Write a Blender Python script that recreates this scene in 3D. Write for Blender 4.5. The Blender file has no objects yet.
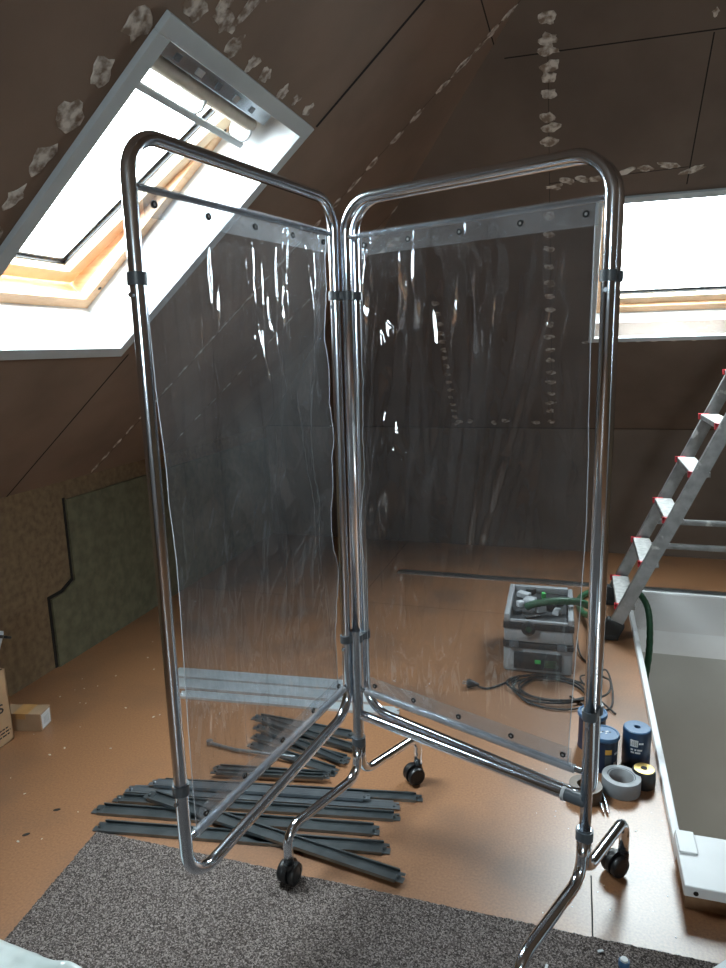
import bpy, bmesh, math, random
from mathutils import Vector, Matrix, noise
from mathutils.geometry import delaunay_2d_cdt

rnd = random.Random(7)
C = bpy.context.collection
PI = math.pi

# ------------------------------------------------------------------ materials
def new_mat(name):
    m = bpy.data.materials.new(name); m.use_nodes = True
    nt = m.node_tree; nt.nodes.clear()
    return m, nt, nt.nodes.new('ShaderNodeOutputMaterial')

def N(nt, typ, **kw):
    n = nt.nodes.new(typ)
    for k, v in kw.items():
        if k in n.inputs: n.inputs[k].default_value = v
        else: setattr(n, k, v)
    return n

def ramp(nt, fac, stops):
    r = nt.nodes.new('ShaderNodeValToRGB')
    while len(r.color_ramp.elements) < len(stops): r.color_ramp.elements.new(0.5)
    for e, (p, c) in zip(r.color_ramp.elements, stops):
        e.position = p; e.color = (*c, 1)
    nt.links.new(fac, r.inputs[0])
    return r.outputs[0]

def pmat(name, col, rough=0.5, metal=0.0, col2=None, scale=20, detail=4, bump=0.0, bscale=None, spec=0.5, stretch=None, lo=0.35, hi=0.65, coat=0.0, third=None):
    m, nt, out = new_mat(name)
    b = N(nt, 'ShaderNodeBsdfPrincipled', Roughness=rough, Metallic=metal)
    b.inputs['Specular IOR Level'].default_value = spec
    b.inputs['Coat Weight'].default_value = coat
    nt.links.new(b.outputs[0], out.inputs[0])
    tc = N(nt, 'ShaderNodeTexCoord'); vec = tc.outputs['Object']
    if stretch:
        mp = N(nt, 'ShaderNodeMapping'); mp.inputs['Scale'].default_value = stretch
        nt.links.new(vec, mp.inputs[0]); vec = mp.outputs[0]
    if col2 is None: col2 = tuple(c * 0.86 for c in col)
    nz = N(nt, 'ShaderNodeTexNoise', Scale=scale, Detail=detail)
    nt.links.new(vec, nz.inputs['Vector'])
    colout = ramp(nt, nz.outputs['Fac'], [(lo, col2), (hi, col)])
    if third:
        c3, s3, a3, b3 = third
        n3 = N(nt, 'ShaderNodeTexNoise', Scale=s3, Detail=5.0)
        nt.links.new(vec, n3.inputs['Vector'])
        f = ramp(nt, n3.outputs['Fac'], [(a3, (0, 0, 0)), (b3, (1, 1, 1))])
        mx = N(nt, 'ShaderNodeMix', data_type='RGBA')
        nt.links.new(f, mx.inputs[0]); nt.links.new(colout, mx.inputs[6]); mx.inputs[7].default_value = (*c3, 1)
        colout = mx.outputs[2]
    nt.links.new(colout, b.inputs['Base Color'])
    if bump:
        n2 = N(nt, 'ShaderNodeTexNoise', Scale=bscale or scale, Detail=6.0)
        nt.links.new(vec, n2.inputs['Vector'])
        bp = N(nt, 'ShaderNodeBump', Strength=bump, Distance=0.004)
        nt.links.new(n2.outputs['Fac'], bp.inputs['Height']); nt.links.new(bp.outputs[0], b.inputs['Normal'])
    return m

M = {}
M['floor'] = pmat('chipboard_floor', (.345, .165, .076), .38, col2=(.225, .104, .049), scale=150, detail=10, bump=.06, bscale=260, spec=1.0, lo=.3, hi=.7,
                  third=((.150, .082, .050), 2.2, .48, .74))
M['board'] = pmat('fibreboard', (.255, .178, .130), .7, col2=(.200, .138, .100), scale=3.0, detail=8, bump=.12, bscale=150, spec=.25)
M['board_shaded'] = pmat('fibreboard_shaded', (.160, .118, .092), .7, col2=(.125, .092, .072), scale=3.0, detail=8, bump=.12, bscale=150, spec=.25)  # same board as the left slope, colour darkened for the shaded back
M['knee'] = pmat('knee_board', (.22, .15, .085), .8, col2=(.15, .10, .06), scale=35, detail=8, bump=.3, bscale=160, spec=.2)
M['green'] = pmat('green_board', (.165, .150, .095), .8, col2=(.115, .108, .070), scale=22, detail=8, bump=.2, bscale=160, spec=.2)
M['seam'] = pmat('dark_gap', (.012, .009, .007), .9)
M['filler'] = pmat('filler', (.70, .64, .57), .9, col2=(.24, .175, .13), scale=38, detail=10, lo=.40, hi=.60, bump=.2, bscale=80)
M['white'] = pmat('white_paint', (.80, .81, .82), .45, col2=(.74, .75, .76), scale=6)
M['trimgrey'] = pmat('casing_paint', (.55, .60, .62), .5, col2=(.50, .55, .57), scale=8)
M['beige'] = pmat('beige_plaster', (.50, .50, .47), .8, col2=(.46, .46, .43), scale=3, bump=.1, bscale=90)
M['pine'] = pmat('pine', (.82, .54, .33), .45, col2=(.70, .42, .24), scale=14, stretch=(1, 1, 6), coat=.2)
M['pine_pale'] = pmat('pine_pale', (.88, .70, .50), .45, col2=(.80, .60, .40), scale=14)
M['rawwood'] = pmat('raw_wood', (.30, .17, .09), .7, col2=(.22, .12, .06), scale=30)
M['alu'] = pmat('aluminium_trim', (.62, .64, .66), .3, 1.0)
M['chrome'] = pmat('chrome', (.82, .88, .95), .15, 1.0, col2=(.72, .80, .89), scale=4)
M['chrome_dull'] = pmat('brushed_tube', (.58, .64, .70), .26, 1.0, col2=(.50, .55, .61), scale=8)
M['greyplastic'] = pmat('grey_plastic', (.09, .105, .12), .4)
M['palegrey'] = pmat('pale_plastic', (.55, .57, .58), .4)
M['black'] = pmat('black_plastic', (.010, .010, .011), .42)
M['rubber'] = pmat('rubber', (.02, .02, .02), .7)
M['strip_m'] = pmat('galvanised_mid', (.34, .38, .41), .28, .8, col2=(.25, .28, .31), scale=10, detail=6)  # lighter than the dark strips, some window light put into the colour
M['strip'] = pmat('galvanised_dark', (.235, .265, .28), .28, .8, col2=(.155, .18, .195), scale=12, detail=6, stretch=(1, 1, 1))
M['strip_lit'] = pmat('galvanised_lit', (.80, .87, .92), .28, .6, col2=(.62, .69, .74), scale=10, detail=6)  # window reflection on the far strips put into a brighter base colour
M['blue'] = pmat('blue_plastic', (.012, .036, .082), .35, col2=(.010, .030, .07), scale=6)
M['bluelid'] = pmat('blue_lid', (.05, .13, .26), .38, col2=(.04, .11, .22), scale=8)
M['navy'] = pmat('navy_label', (.012, .022, .05), .35)
M['label'] = pmat('label_white', (.72, .74, .76), .5)
M['orange'] = pmat('orange_label', (.75, .38, .05), .5)
M['gold'] = pmat('gold_foil', (.85, .62, .22), .3, .8, col2=(.6, .4, .12), scale=25)
M['tape'] = pmat('grey_tape', (.20, .215, .235), .5, col2=(.17, .185, .20), scale=20)
M['tapecore'] = pmat('tape_side', (.40, .42, .44), .6, col2=(.32, .34, .36), scale=30)
M['browntape'] = pmat('brown_tape', (.10, .065, .04), .4)
M['systainer'] = pmat('light_grey_case', (.33, .34, .35), .5, col2=(.29, .30, .31), scale=10)
M['systainer_d'] = pmat('dark_case_part', (.018, .020, .022), .5)
M['greenled'] = pmat('green_badge', (.05, .55, .12), .4)
M['hose'] = pmat('green_hose', (.025, .10, .045), .5, col2=(.02, .075, .035), scale=30)
M['cable'] = pmat('black_cable', (.014, .014, .015), .5)
M['ladder'] = pmat('ladder_alu', (.30, .30, .30), .45, .7, col2=(.20, .20, .20), scale=18, detail=8, third=((.55, .55, .54), 14, .62, .70))
M['tread'] = pmat('tread_white', (.46, .455, .44), .6, col2=(.30, .295, .285), scale=40, detail=8)
M['red'] = pmat('red_plastic', (.55, .03, .04), .4)
M['card'] = pmat('cardboard', (.50, .33, .19), .8, col2=(.44, .28, .16), scale=12, detail=6)
M['carton'] = pmat('carton_board', (.40, .27, .17), .8, col2=(.35, .23, .14), scale=12, detail=6)
M['card_d'] = pmat('cardboard_dark', (.30, .19, .11), .8)
M['ink'] = pmat('black_ink', (.015, .012, .01), .7)
M['tan'] = pmat('tan_tape', (.50, .27, .10), .35)
M['bluefilm'] = pmat('bluish_film', (.42, .50, .58), .3, col2=(.60, .66, .72), scale=20, stretch=(8, 8, 1))
M['bag'] = pmat('white_bag', (.66, .71, .70), .3, col2=(.50, .56, .55), scale=7, detail=6, bump=.6, bscale=14, coat=.3)
M['dimgreen'] = pmat('dim_green', (.03, .12, .05), .5)
M['bouncewall'] = pmat('bounce_board', (.62, .63, .64), .8, col2=(.56, .57, .58), scale=5)  # unseen front wall, made pale to bounce neutral light
M['fabric'] = pmat('blind_fabric', (.60, .54, .46), .7, col2=(.52, .46, .38), scale=30)
M['crumb'] = pmat('crumb', (.75, .73, .68), .8)
M['rug'] = None

# rug: grey brown loop pile
m, nt, out = new_mat('rug_pile')
b = N(nt, 'ShaderNodeBsdfPrincipled', Roughness=1.0); b.inputs['Specular IOR Level'].default_value = .1
tc = N(nt, 'ShaderNodeTexCoord')
v = N(nt, 'ShaderNodeTexVoronoi', Scale=330.0); nt.links.new(tc.outputs['Object'], v.inputs['Vector'])
nz = N(nt, 'ShaderNodeTexNoise', Scale=260.0, Detail=4.0); nt.links.new(tc.outputs['Object'], nz.inputs['Vector'])
sep = N(nt, 'ShaderNodeSeparateColor'); nt.links.new(v.outputs['Color'], sep.inputs[0])
mx = N(nt, 'ShaderNodeMath', operation='ADD'); nt.links.new(sep.outputs[0], mx.inputs[0]); nt.links.new(nz.outputs['Fac'], mx.inputs[1])
mh = N(nt, 'ShaderNodeMath', operation='MULTIPLY'); nt.links.new(mx.outputs[0], mh.inputs[0]); mh.inputs[1].default_value = .5
col = ramp(nt, mh.outputs[0], [(.22, (.032, .025, .023)), (.5, (.112, .092, .085)), (.74, (.31, .265, .245))])
nt.links.new(col, b.inputs['Base Color'])
bp = N(nt, 'ShaderNodeBump', Strength=.9, Distance=.006); nt.links.new(mh.outputs[0], bp.inputs['Height']); nt.links.new(bp.outputs[0], b.inputs['Normal'])
nt.links.new(b.outputs[0], out.inputs[0]); M['rug'] = m

# fresnel of a thin film: the same on both faces
def thin_fresnel(nt, ior):
    g = N(nt, 'ShaderNodeNewGeometry'); mr = N(nt, 'ShaderNodeMapRange')
    mr.inputs['To Min'].default_value = ior; mr.inputs['To Max'].default_value = 1 / ior
    nt.links.new(g.outputs['Backfacing'], mr.inputs['Value'])
    fr = N(nt, 'ShaderNodeFresnel'); nt.links.new(mr.outputs[0], fr.inputs['IOR'])
    return fr

# window glass
m, nt, out = new_mat('window_glass')
tr = N(nt, 'ShaderNodeBsdfTransparent', Color=(.95, .98, .97, 1)); gl = N(nt, 'ShaderNodeBsdfGlossy', Roughness=.02)
fr = thin_fresnel(nt, 1.3); mix = N(nt, 'ShaderNodeMixShader')
nt.links.new(fr.outputs[0], mix.inputs[0]); nt.links.new(tr.outputs[0], mix.inputs[1]); nt.links.new(gl.outputs[0], mix.inputs[2]); nt.links.new(mix.outputs[0], out.inputs[0])
M['glass'] = m

# clear PVC film: transparent, glossy by fresnel, a faint milky haze
def film(name, haze, tint):
    m, nt, out = new_mat(name)
    tr = N(nt, 'ShaderNodeBsdfTransparent', Color=(*tint, 1)); gl = N(nt, 'ShaderNodeBsdfGlossy', Roughness=.025)
    df = N(nt, 'ShaderNodeBsdfDiffuse', Color=(.86, .87, .90, 1)); tl = N(nt, 'ShaderNodeBsdfTranslucent', Color=(.86, .87, .90, 1))
    dm = N(nt, 'ShaderNodeMixShader', Fac=.5); nt.links.new(df.outputs[0], dm.inputs[1]); nt.links.new(tl.outputs[0], dm.inputs[2])
    tc = N(nt, 'ShaderNodeTexCoord'); nz = N(nt, 'ShaderNodeTexNoise', Scale=5.0, Detail=8.0); nt.links.new(tc.outputs['Object'], nz.inputs['Vector'])
    mr = N(nt, 'ShaderNodeMapRange'); mr.inputs['From Min'].default_value = .3; mr.inputs['From Max'].default_value = .75
    mr.inputs['To Min'].default_value = haze * .7; mr.inputs['To Max'].default_value = haze * 1.6
    nt.links.new(nz.outputs['Fac'], mr.inputs['Value'])
    m1 = N(nt, 'ShaderNodeMixShader'); nt.links.new(mr.outputs[0], m1.inputs[0]); nt.links.new(tr.outputs[0], m1.inputs[1]); nt.links.new(dm.outputs[0], m1.inputs[2])
    fr = thin_fresnel(nt, 1.9); m2 = N(nt, 'ShaderNodeMixShader')
    nt.links.new(fr.outputs[0], m2.inputs[0]); nt.links.new(m1.outputs[0], m2.inputs[1]); nt.links.new(gl.outputs[0], m2.inputs[2]); nt.links.new(m2.outputs[0], out.inputs[0])
    return m
M['film'] = film('clear_pvc_film', .026, (.69, .70, .72))
M['film_hem'] = film('clear_pvc_hem', .15, (.80, .84, .88))
M['film_rod'] = film('clear_pvc_sleeve', .42, (.85, .88, .92))

# ------------------------------------------------------------------ mesh helpers
def obj(name, bm, mats, parent=None, smooth=False, **props):
    me = bpy.data.meshes.new(name)
    bmesh.ops.recalc_face_normals(bm, faces=bm.faces[:]) if not props.pop('keepn', False) else None
    bm.to_mesh(me); bm.free()
    for mm in (mats if isinstance(mats, (list, tuple)) else [mats]): me.materials.append(M[mm])
    if smooth:
        for p in me.polygons: p.use_smooth = True
        if smooth != 'all':
            try: me.set_sharp_from_angle(angle=math.radians(38))
            except Exception: pass
    o = bpy.data.objects.new(name, me); C.objects.link(o)
    if parent is not None: o.parent = parent
    for k, vv in props.items(): o[k] = vv
    return o

def thing(name, label, cat, loc=(0, 0, 0), group=None, rz=0):
    o = bpy.data.objects.new(name, None); C.objects.link(o); o.location = loc; o.rotation_euler = (0, 0, rz)
    o.empty_display_size = .05
    o['label'] = label; o['category'] = cat
    if group: o['group'] = group
    return o

def tag(o, label, cat, group=None):
    o['label'] = label; o['category'] = cat
    if group: o['group'] = group
    return o

def struct(name, bm, mats, smooth=False):
    return obj(name, bm, mats, None, smooth, kind='structure')

def box(bm, lo, hi, bev=0.0, mat=0, mtx=None, seg=2):
    lo = Vector(lo); hi = Vector(hi)
    c = (lo + hi) / 2; s = hi - lo
    r = bmesh.ops.create_cube(bm, size=1.0, matrix=Matrix.Translation(c) @ Matrix.Diagonal((*s, 1)))
    vs = r['verts']; fs = set(f for v in vs for f in v.link_faces)
    if bev:
        es = list(set(e for v in vs for e in v.link_edges))
        q = bmesh.ops.bevel(bm, geom=es, offset=bev, segments=seg, affect='EDGES', profile=.5)
        fs = set(q['faces']) | set(f for f in fs if f.is_valid)
        vs = list(set(v for f in fs for v in f.verts))
    for f in fs: f.material_index = mat
    if mtx is not None: bmesh.ops.transform(bm, matrix=mtx, verts=vs)
    return vs

def prism(bm, pts, to3, d, mat=0):
    """polygon pts (2D) mapped by to3(u,v,w); from w=0 to w=d"""
    a = [bm.verts.new(to3(u, v, 0)) for u, v in pts]; b = [bm.verts.new(to3(u, v, d)) for u, v in pts]
    fs = [bm.faces.new(a), bm.faces.new(b[::-1])]
    n = len(pts)
    for i in range(n): fs.append(bm.faces.new((a[i], b[i], b[(i + 1) % n], a[(i + 1) % n])))
    for f in fs: f.material_index = mat
    return a + b

def fillet(pts, r, n=8, closed=False):
    pts = [Vector(p) for p in pts]; out = []
    m = len(pts)
    for i, p in enumerate(pts):
        if not closed and i in (0, m - 1): out.append(p); continue
        a, b = pts[i - 1], pts[(i + 1) % m]
        u, w = (a - p), (b - p); lu, lw = u.length, w.length; u.normalize(); w.normalize()
        rr = r[i] if isinstance(r, (list, tuple)) else r
        if rr <= 0: out.append(p); continue
        ang = u.angle(w); t = rr / math.tan(ang / 2); t = min(t, lu * .49, lw * .49); rr = t * math.tan(ang / 2)
        c = p + (u + w).normalized() * (rr / math.sin(ang / 2))
        s = (p + u * t) - c; e = (p + w * t) - c
        tot = s.angle(e); ax = s.cross(e).normalized()
        for k in range(n + 1): out.append(c + Matrix.Rotation(tot * k / n, 3, ax) @ s)
    return out

def smooth_path(pts, n=8):
    pts = [Vector(p) for p in pts]; out = []
    for i in range(len(pts) - 1):
        p0 = pts[max(i - 1, 0)]; p1 = pts[i]; p2 = pts[i + 1]; p3 = pts[min(i + 2, len(pts) - 1)]
        for k in range(n):
            t = k / n
            out.append(.5 * ((2 * p1) + (-p0 + p2) * t + (2 * p0 - 5 * p1 + 4 * p2 - p3) * t * t + (-p0 + 3 * p1 - 3 * p2 + p3) * t ** 3))
    out.append(pts[-1]); return out

def tube(bm, pts, r, n=14, closed=False, mat=0, caps=True, flat=None, rfun=None):
    pts = [Vector(p) for p in pts]; m = len(pts)
    tan = []
    for i in range(m):
        if closed: t = pts[(i + 1) % m] - pts[i - 1]
        else: t = pts[min(i + 1, m - 1)] - pts[max(i - 1, 0)]
        tan.append(t.normalized())
    ref = Vector((0, 0, 1)) if abs(tan[0].z) < .9 else Vector((1, 0, 0))
    nrm = (ref - tan[0] * ref.dot(tan[0])).normalized(); rings = []
    for i in range(m):
        if i:
            nrm = (nrm - tan[i] * nrm.dot(tan[i])).normalized()
        bi = tan[i].cross(nrm); rr = rfun(i / (m - 1)) * r if rfun else r
        rings.append([bm.verts.new(pts[i] + (nrm * math.cos(2 * PI * k / n) * (flat or 1) + bi * math.sin(2 * PI * k / n)) * rr) for k in range(n)])
    fs = []
    for i in range(m if closed else m - 1):
        a, b = rings[i], rings[(i + 1) % m]
        off = 0
        if closed and i == m - 1:
            off = min(range(n), key=lambda o: (a[0].co - b[o].co).length)
        for k in range(n): fs.append(bm.faces.new((a[k], a[(k + 1) % n], b[(k + 1 + off) % n], b[(k + off) % n])))
    if caps and not closed: fs += [bm.faces.new(rings[0][::-1]), bm.faces.new(rings[-1])]
    for f in fs: f.material_index = mat
    return [v for r_ in rings for v in r_]

def lathe(bm, prof, n=40, mat=0, mtx=None, closed=False):
    """prof: list of (radius, z)"""
    rings = []; vs = []
    for r, z in prof:
        if r < 1e-6: rings.append([bm.verts.new((0, 0, z))])
        else: rings.append([bm.verts.new((r * math.cos(2 * PI * k / n), r * math.sin(2 * PI * k / n), z)) for k in range(n)])
        vs += rings[-1]
    L = len(rings)
    for i in range(L if closed else L - 1):
        a, b = rings[i], rings[(i + 1) % L]
        for k in range(n):
            q = (k + 1) % n
            if len(a) == 1 and len(b) == 1: continue
            if len(a) == 1: f = bm.faces.new((a[0], b[k], b[q]))
            elif len(b) == 1: f = bm.faces.new((a[k], a[q], b[0]))
            else: f = bm.faces.new((a[k], a[q], b[q], b[k]))
            f.material_index = mat
    if mtx is not None: bmesh.ops.transform(bm, matrix=mtx, verts=vs)
    return vs

def sheet_with_holes(bm, outer, holes, to3, depth, mat=0):
    """flat board with rectangular holes, thickness depth along w"""
    pts = [Vector(p) for p in outer]; edges = [(i, (i + 1) % len(outer)) for i in range(len(outer))]
    for h in holes:
        s = len(pts); pts += [Vector(p) for p in h]; edges += [(s + i, s + (i + 1) % len(h)) for i in range(len(h))]
    vv, ee, ff, *_ = delaunay_2d_cdt(pts, edges, [], 0, 1e-6)
    def inside(p, poly):
        r = False; n = len(poly)
        for i in range(n):
            a, b = poly[i], poly[(i + 1) % n]
            if (a[1] > p[1]) != (b[1] > p[1]) and p[0] < (b[0] - a[0]) * (p[1] - a[1]) / (b[1] - a[1]) + a[0]: r = not r
        return r
    fs = []
    keep = []
    for f in ff:
        c = sum((vv[i] for i in f), Vector((0, 0))) / len(f)
        if inside(c, outer) and not any(inside(c, h) for h in holes): keep.append(f)
    for w in (0, depth):
        bv = [bm.verts.new(to3(p[0], p[1], w)) for p in vv]
        for f in keep:
            q = bm.faces.new([bv[i] for i in f]); q.material_index = mat
        if w == 0: b0 = bv
        else: b1 = bv
    cnt = {}
    for f in keep:
        for i in range(len(f)):
            e = (f[i], f[(i + 1) % len(f)]); k = tuple(sorted(e)); cnt[k] = cnt.get(k, 0) + 1
    for (i, j), c in cnt.items():
        if c == 1:
            q = bm.faces.new((b0[i], b0[j], b1[j], b1[i])); q.material_index = mat
    for v in [v for v in bm.verts if not v.link_faces]: bm.verts.remove(v)

# ------------------------------------------------------------------ camera
cam = bpy.data.cameras.new('camera'); camo = bpy.data.objects.new('camera', cam); C.objects.link(camo)
f_, pi_, ro_, ya_ = 687.4, math.radians(11.243), math.radians(-1.492), math.radians(17.26)
cf = Vector((-math.sin(ya_) * math.cos(pi_), math.cos(ya_) * math.cos(pi_), -math.sin(pi_)))
r0 = Vector((math.cos(ya_), math.sin(ya_), 0)); u0 = r0.cross(cf)
rr = r0 * math.cos(ro_) + u0 * math.sin(ro_); uu = -r0 * math.sin(ro_) + u0 * math.cos(ro_)
mw = Matrix((rr, uu, -cf)).transposed().to_4x4(); mw.translation = (0, 0, 1.42)
camo.matrix_world = mw
cam.sensor_fit = 'VERTICAL'; cam.sensor_height = 36; cam.lens = f_ / 968 * 36; cam.clip_start = .05
bpy.context.scene.camera = camo

# ------------------------------------------------------------------ room shell
A = math.radians(41.07); SA, CA = math.sin(A), math.cos(A)
XL, XR, YB, YF, ZK = -2.259, 3.459, 4.8, -3.0, .846
XM = .6; RUN = XM - XL; VMAX = RUN / CA; ZR = ZK + RUN * math.tan(A)
L3 = lambda y, v, w=0: Vector((XL + v * CA - w * SA, y, ZK + v * SA + w * CA))          # left slope, w outwards
B3 = lambda x, v, w=0: Vector((x, YB - v * CA + w * SA, ZK + v * SA + w * CA))          # back slope
R3 = lambda y, v, w=0: Vector((XR - v * CA + w * SA, y, ZK + v * SA + w * CA))

WL = (1.417, 2.140, .918, 1.870)       # left skylight opening (y0,y1,v0,v1)
WB = (.090, .860, .910, 1.796)         # back skylight opening (x0,x1,v0,v1)

def blob(bm, to3, u, v, du, dv, ang=0, w=-.0015, mat=1):
    n = 14; pts = []
    ph = rnd.random() * 10
    for k in range(n):
        t = 2 * PI * k / n; s = 1 + .38 * (noise.noise(Vector((math.cos(t) * 1.3 + ph, math.sin(t) * 1.3, ph))) * 2)
        a, b = du * s * math.cos(t), dv * s * math.sin(t)
        pts.append((u + a * math.cos(ang) - b * math.sin(ang), v + a * math.sin(ang) + b * math.cos(ang)))
    vs = [bm.verts.new(to3(p[0], p[1], w - .0008)) for p in pts]
    f = bm.faces.new(vs); f.material_index = mat
    base = [bm.verts.new(to3(u + (p[0] - u) * 1.06, v + (p[1] - v) * 1.06, 0)) for p in pts]
    for k in range(n):
        q = bm.faces.new((vs[k], vs[(k + 1) % n], base[(k + 1) % n], base[k])); q.material_index = mat

def seam(bm, to3, u0, v0, u1, v1, wd=.005, mat=2):
    d = Vector((u1 - u0, v1 - v0)); n = Vector((-d.y, d.x)).normalized() * wd / 2
    vs = [bm.verts.new(to3(*p, -.0015)) for p in ((u0 + n.x, v0 + n.y), (u1 + n.x, v1 + n.y), (u1 - n.x, v1 - n.y), (u0 - n.x, v0 - n.y))]
    bm.faces.new(vs).material_index = mat

rect = lambda a, b, c, d: [(a, c), (b, c), (b, d), (a, d)]
# left slope
bm = bmesh.new()
sheet_with_holes(bm, [(YF, 0), (YB, 0), (YB - RUN, VMAX), (YF, VMAX)], [rect(*WL)], L3, .10)
for y, v0, v1, w in ((2.210, 1.92, 3.2, .014), (2.245, 0, .87, .009), (2.775, .0, 3.2, .003), (3.39, .0, 1.95, .003), (.99, 0, 3.4, .004), (.38, 0, 3.4, .004), (1.60, 0, .87, .003), (4.0, 0, 1.1, .003), (-.22, 0, 3.6, .004), (-.8, 0, 3.6, .004)):
    seam(bm, L3, y, v0, y, v1, w)
seam(bm, L3, 2.215, 2.55, 3.05, 2.55, .005)
for v in (2.64, 2.55, 2.49, 2.425, 2.40, 2.313, 2.188, 2.075, 1.945, 1.842, 1.73, 1.62):
    blob(bm, L3, 2.782, v, .016, .030, rnd.uniform(-.2, .2))
v = 1.5
while v > .04:
    blob(bm, L3, 2.765, v, .008, .032, rnd.uniform(-.1, .1)); v -= rnd.uniform(.075, .12)
v = 1.86
while v > .05:
    blob(bm, L3, 3.395, v, .008, .03, rnd.uniform(-.1, .1)); v -= rnd.uniform(.1, .15)
for y, v, du, dv in ((1.336, 1.847, .03, .035), (1.327, 1.734, .028, .035), (1.320, 1.623, .034, .038), (1.328, 1.509, .026, .035), (1.325, 1.40, .022, .03), (1.33, 1.28, .02, .03),
                     (1.440, 1.958, .035, .028), (1.545, 1.965, .04, .022), (1.628, 1.947, .026, .026), (1.725, 1.942, .022, .022), (1.806, 1.940, .022, .018), (1.925, 1.938, .020, .020),
                     (2.005, 1.945, .018, .015), (2.100, 1.944, .022, .018), (1.50, 2.01, .02, .035), (1.58, 2.05, .018, .05), (1.63, 2.09, .012, .03), (1.32, 1.96, .03, .03)):
    blob(bm, L3, y, v, du, dv, rnd.uniform(-.4, .4))
struct('ceiling_left', bm, ['board', 'filler', 'seam'])
# back slope
bm = bmesh.new()
sheet_with_holes(bm, [(XL, 0), (XR, 0), (XM, VMAX)], [rect(*WB)], B3, .10)
seam(bm, B3, -.30, 2.494, 1.55, 2.48, .005); seam(bm, B3, .425, 2.48, .425, 1.86, .005)
seam(bm, B3, -.755, 1.25, -.78, 0, .003); seam(bm, B3, -.14, 2.48, -.14, 0, .002); seam(bm, B3, -.14, 1.925, .42, 1.945, .003)
for x, v in ((-.135, 2.609), (-.139, 2.544), (-.14, 2.50), (-.137, 2.441), (-.139, 2.40), (-.138, 2.33), (-.147, 2.237), (-.135, 2.19), (-.14, 2.125)):
    blob(bm, B3, x, v, .030 + rnd.uniform(-.006, .006), .02, rnd.uniform(-.3, .3))
for x, v, du in ((-.12, 1.905, .04), (-.06, 1.925, .035), (.0, 1.93, .03), (.071, 1.929, .04), (.13, 1.94, .02), (.183, 1.952, .03), (.25, 1.955, .03), (.339, 1.961, .04), (.419, 2.546, .012), (.44, 1.93, .04)):
    blob(bm, B3, x, v, du, .013, rnd.uniform(-.4, .4))
v = 1.75
while v > .08:
    blob(bm, B3, -.148, v, .026, .018); v -= rnd.uniform(.085, .12)
v = 1.22
while v > .05:
    blob(bm, B3, -.755 - (1.22 - v) * .03, v, .018, .016); v -= rnd.uniform(.07, .09)
for x in (.05, .16, .25, .33, .41, .50, .60, .70):
    blob(bm, B3, x, .868, .022, .008)
for k in (0, 1, 3, 4, 7): blob(bm, B3, -.76 + k * .075 + rnd.uniform(-.02, .02), .07 + rnd.uniform(-.04, .05), rnd.uniform(.012, .024), .02)
seam(bm, B3, XL + .02, .012, XR - .02, .012, .006)
struct('ceiling_back', bm, ['board_shaded', 'filler', 'seam'])
# right slope (beyond the frame) and its knee wall
bm = bmesh.new()
sheet_with_holes(bm, [(YF, 0), (YB, 0), (YB - RUN, VMAX), (YF, VMAX)], [], R3, .10)
struct('ceiling_right', bm, 'board')
WY = rect(.50, 1.25, 1.45, 2.10)
bm = bmesh.new()
F3 = lambda x, z, w=0: Vector((x, YF - w, z))
sheet_with_holes(bm, [(XL, -.2), (XR, -.2), (XR, ZK), (XM, ZR), (XL, ZK)], [WY], F3, .12)
struct('wall_front', bm, 'bouncewall')
bm = bmesh.new(); box(bm, (XL - .1, YF, -.2), (XL, YB + .1, ZK)); 
wl = struct('wall_left', bm, ['knee', 'seam'])
bm = bmesh.new()
prism(bm, [(2.416, 0.0), (2.416, .33), (2.50, .335), (2.575, .37), (2.575, .76), (YB, .76), (YB, 0)], lambda u, v, w: Vector((XL + w, u, v)), .014)
obj('green_board', bm, 'green', wl, label='greenish board with a stepped edge')
bm = bmesh.new()
prism(bm, [(2.400, 0.0), (2.400, .345), (2.488, .350), (2.562, .383), (2.562, .77), (2.577, .77), (2.577, .36), (2.50, .325), (2.418, .32), (2.418, 0)], lambda u, v, w: Vector((XL + w, u, v)), .003)
obj('dark_gap', bm, 'seam', wl, label='dark gap along the stepped board edge')
bm = bmesh.new(); box(bm, (XR, YF, -.2), (XR + .1, YB + .1, ZK)); struct('wall_right', bm, 'knee')
bm = bmesh.new(); box(bm, (XL, YB, -.2), (XR, YB + .1, ZK)); struct('wall_back', bm, 'board_shaded')

# floor with the stair opening
HX0, HX1, HY0, HY1 = .330, 1.30, 1.86, 4.03
bm = bmesh.new()
sheet_with_holes(bm, rect(XL, XR, YF, YB), [rect(HX0, HX1, HY0, HY1)], lambda u, v, w: Vector((u, v, -w)), .22)
FS = lambda u, v, w=0: Vector((u, v, .0006))
for a in ((.084, 1.72, .084, -1.0, .0035), (XL, 3.535, .1, 3.535, .002), (-1.15, 3.535, -1.15, YB, .002),):
    seam(bm, FS, *a[:4], wd=a[4], mat=1)
struct('floor', bm, ['floor', 'seam'])
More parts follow.
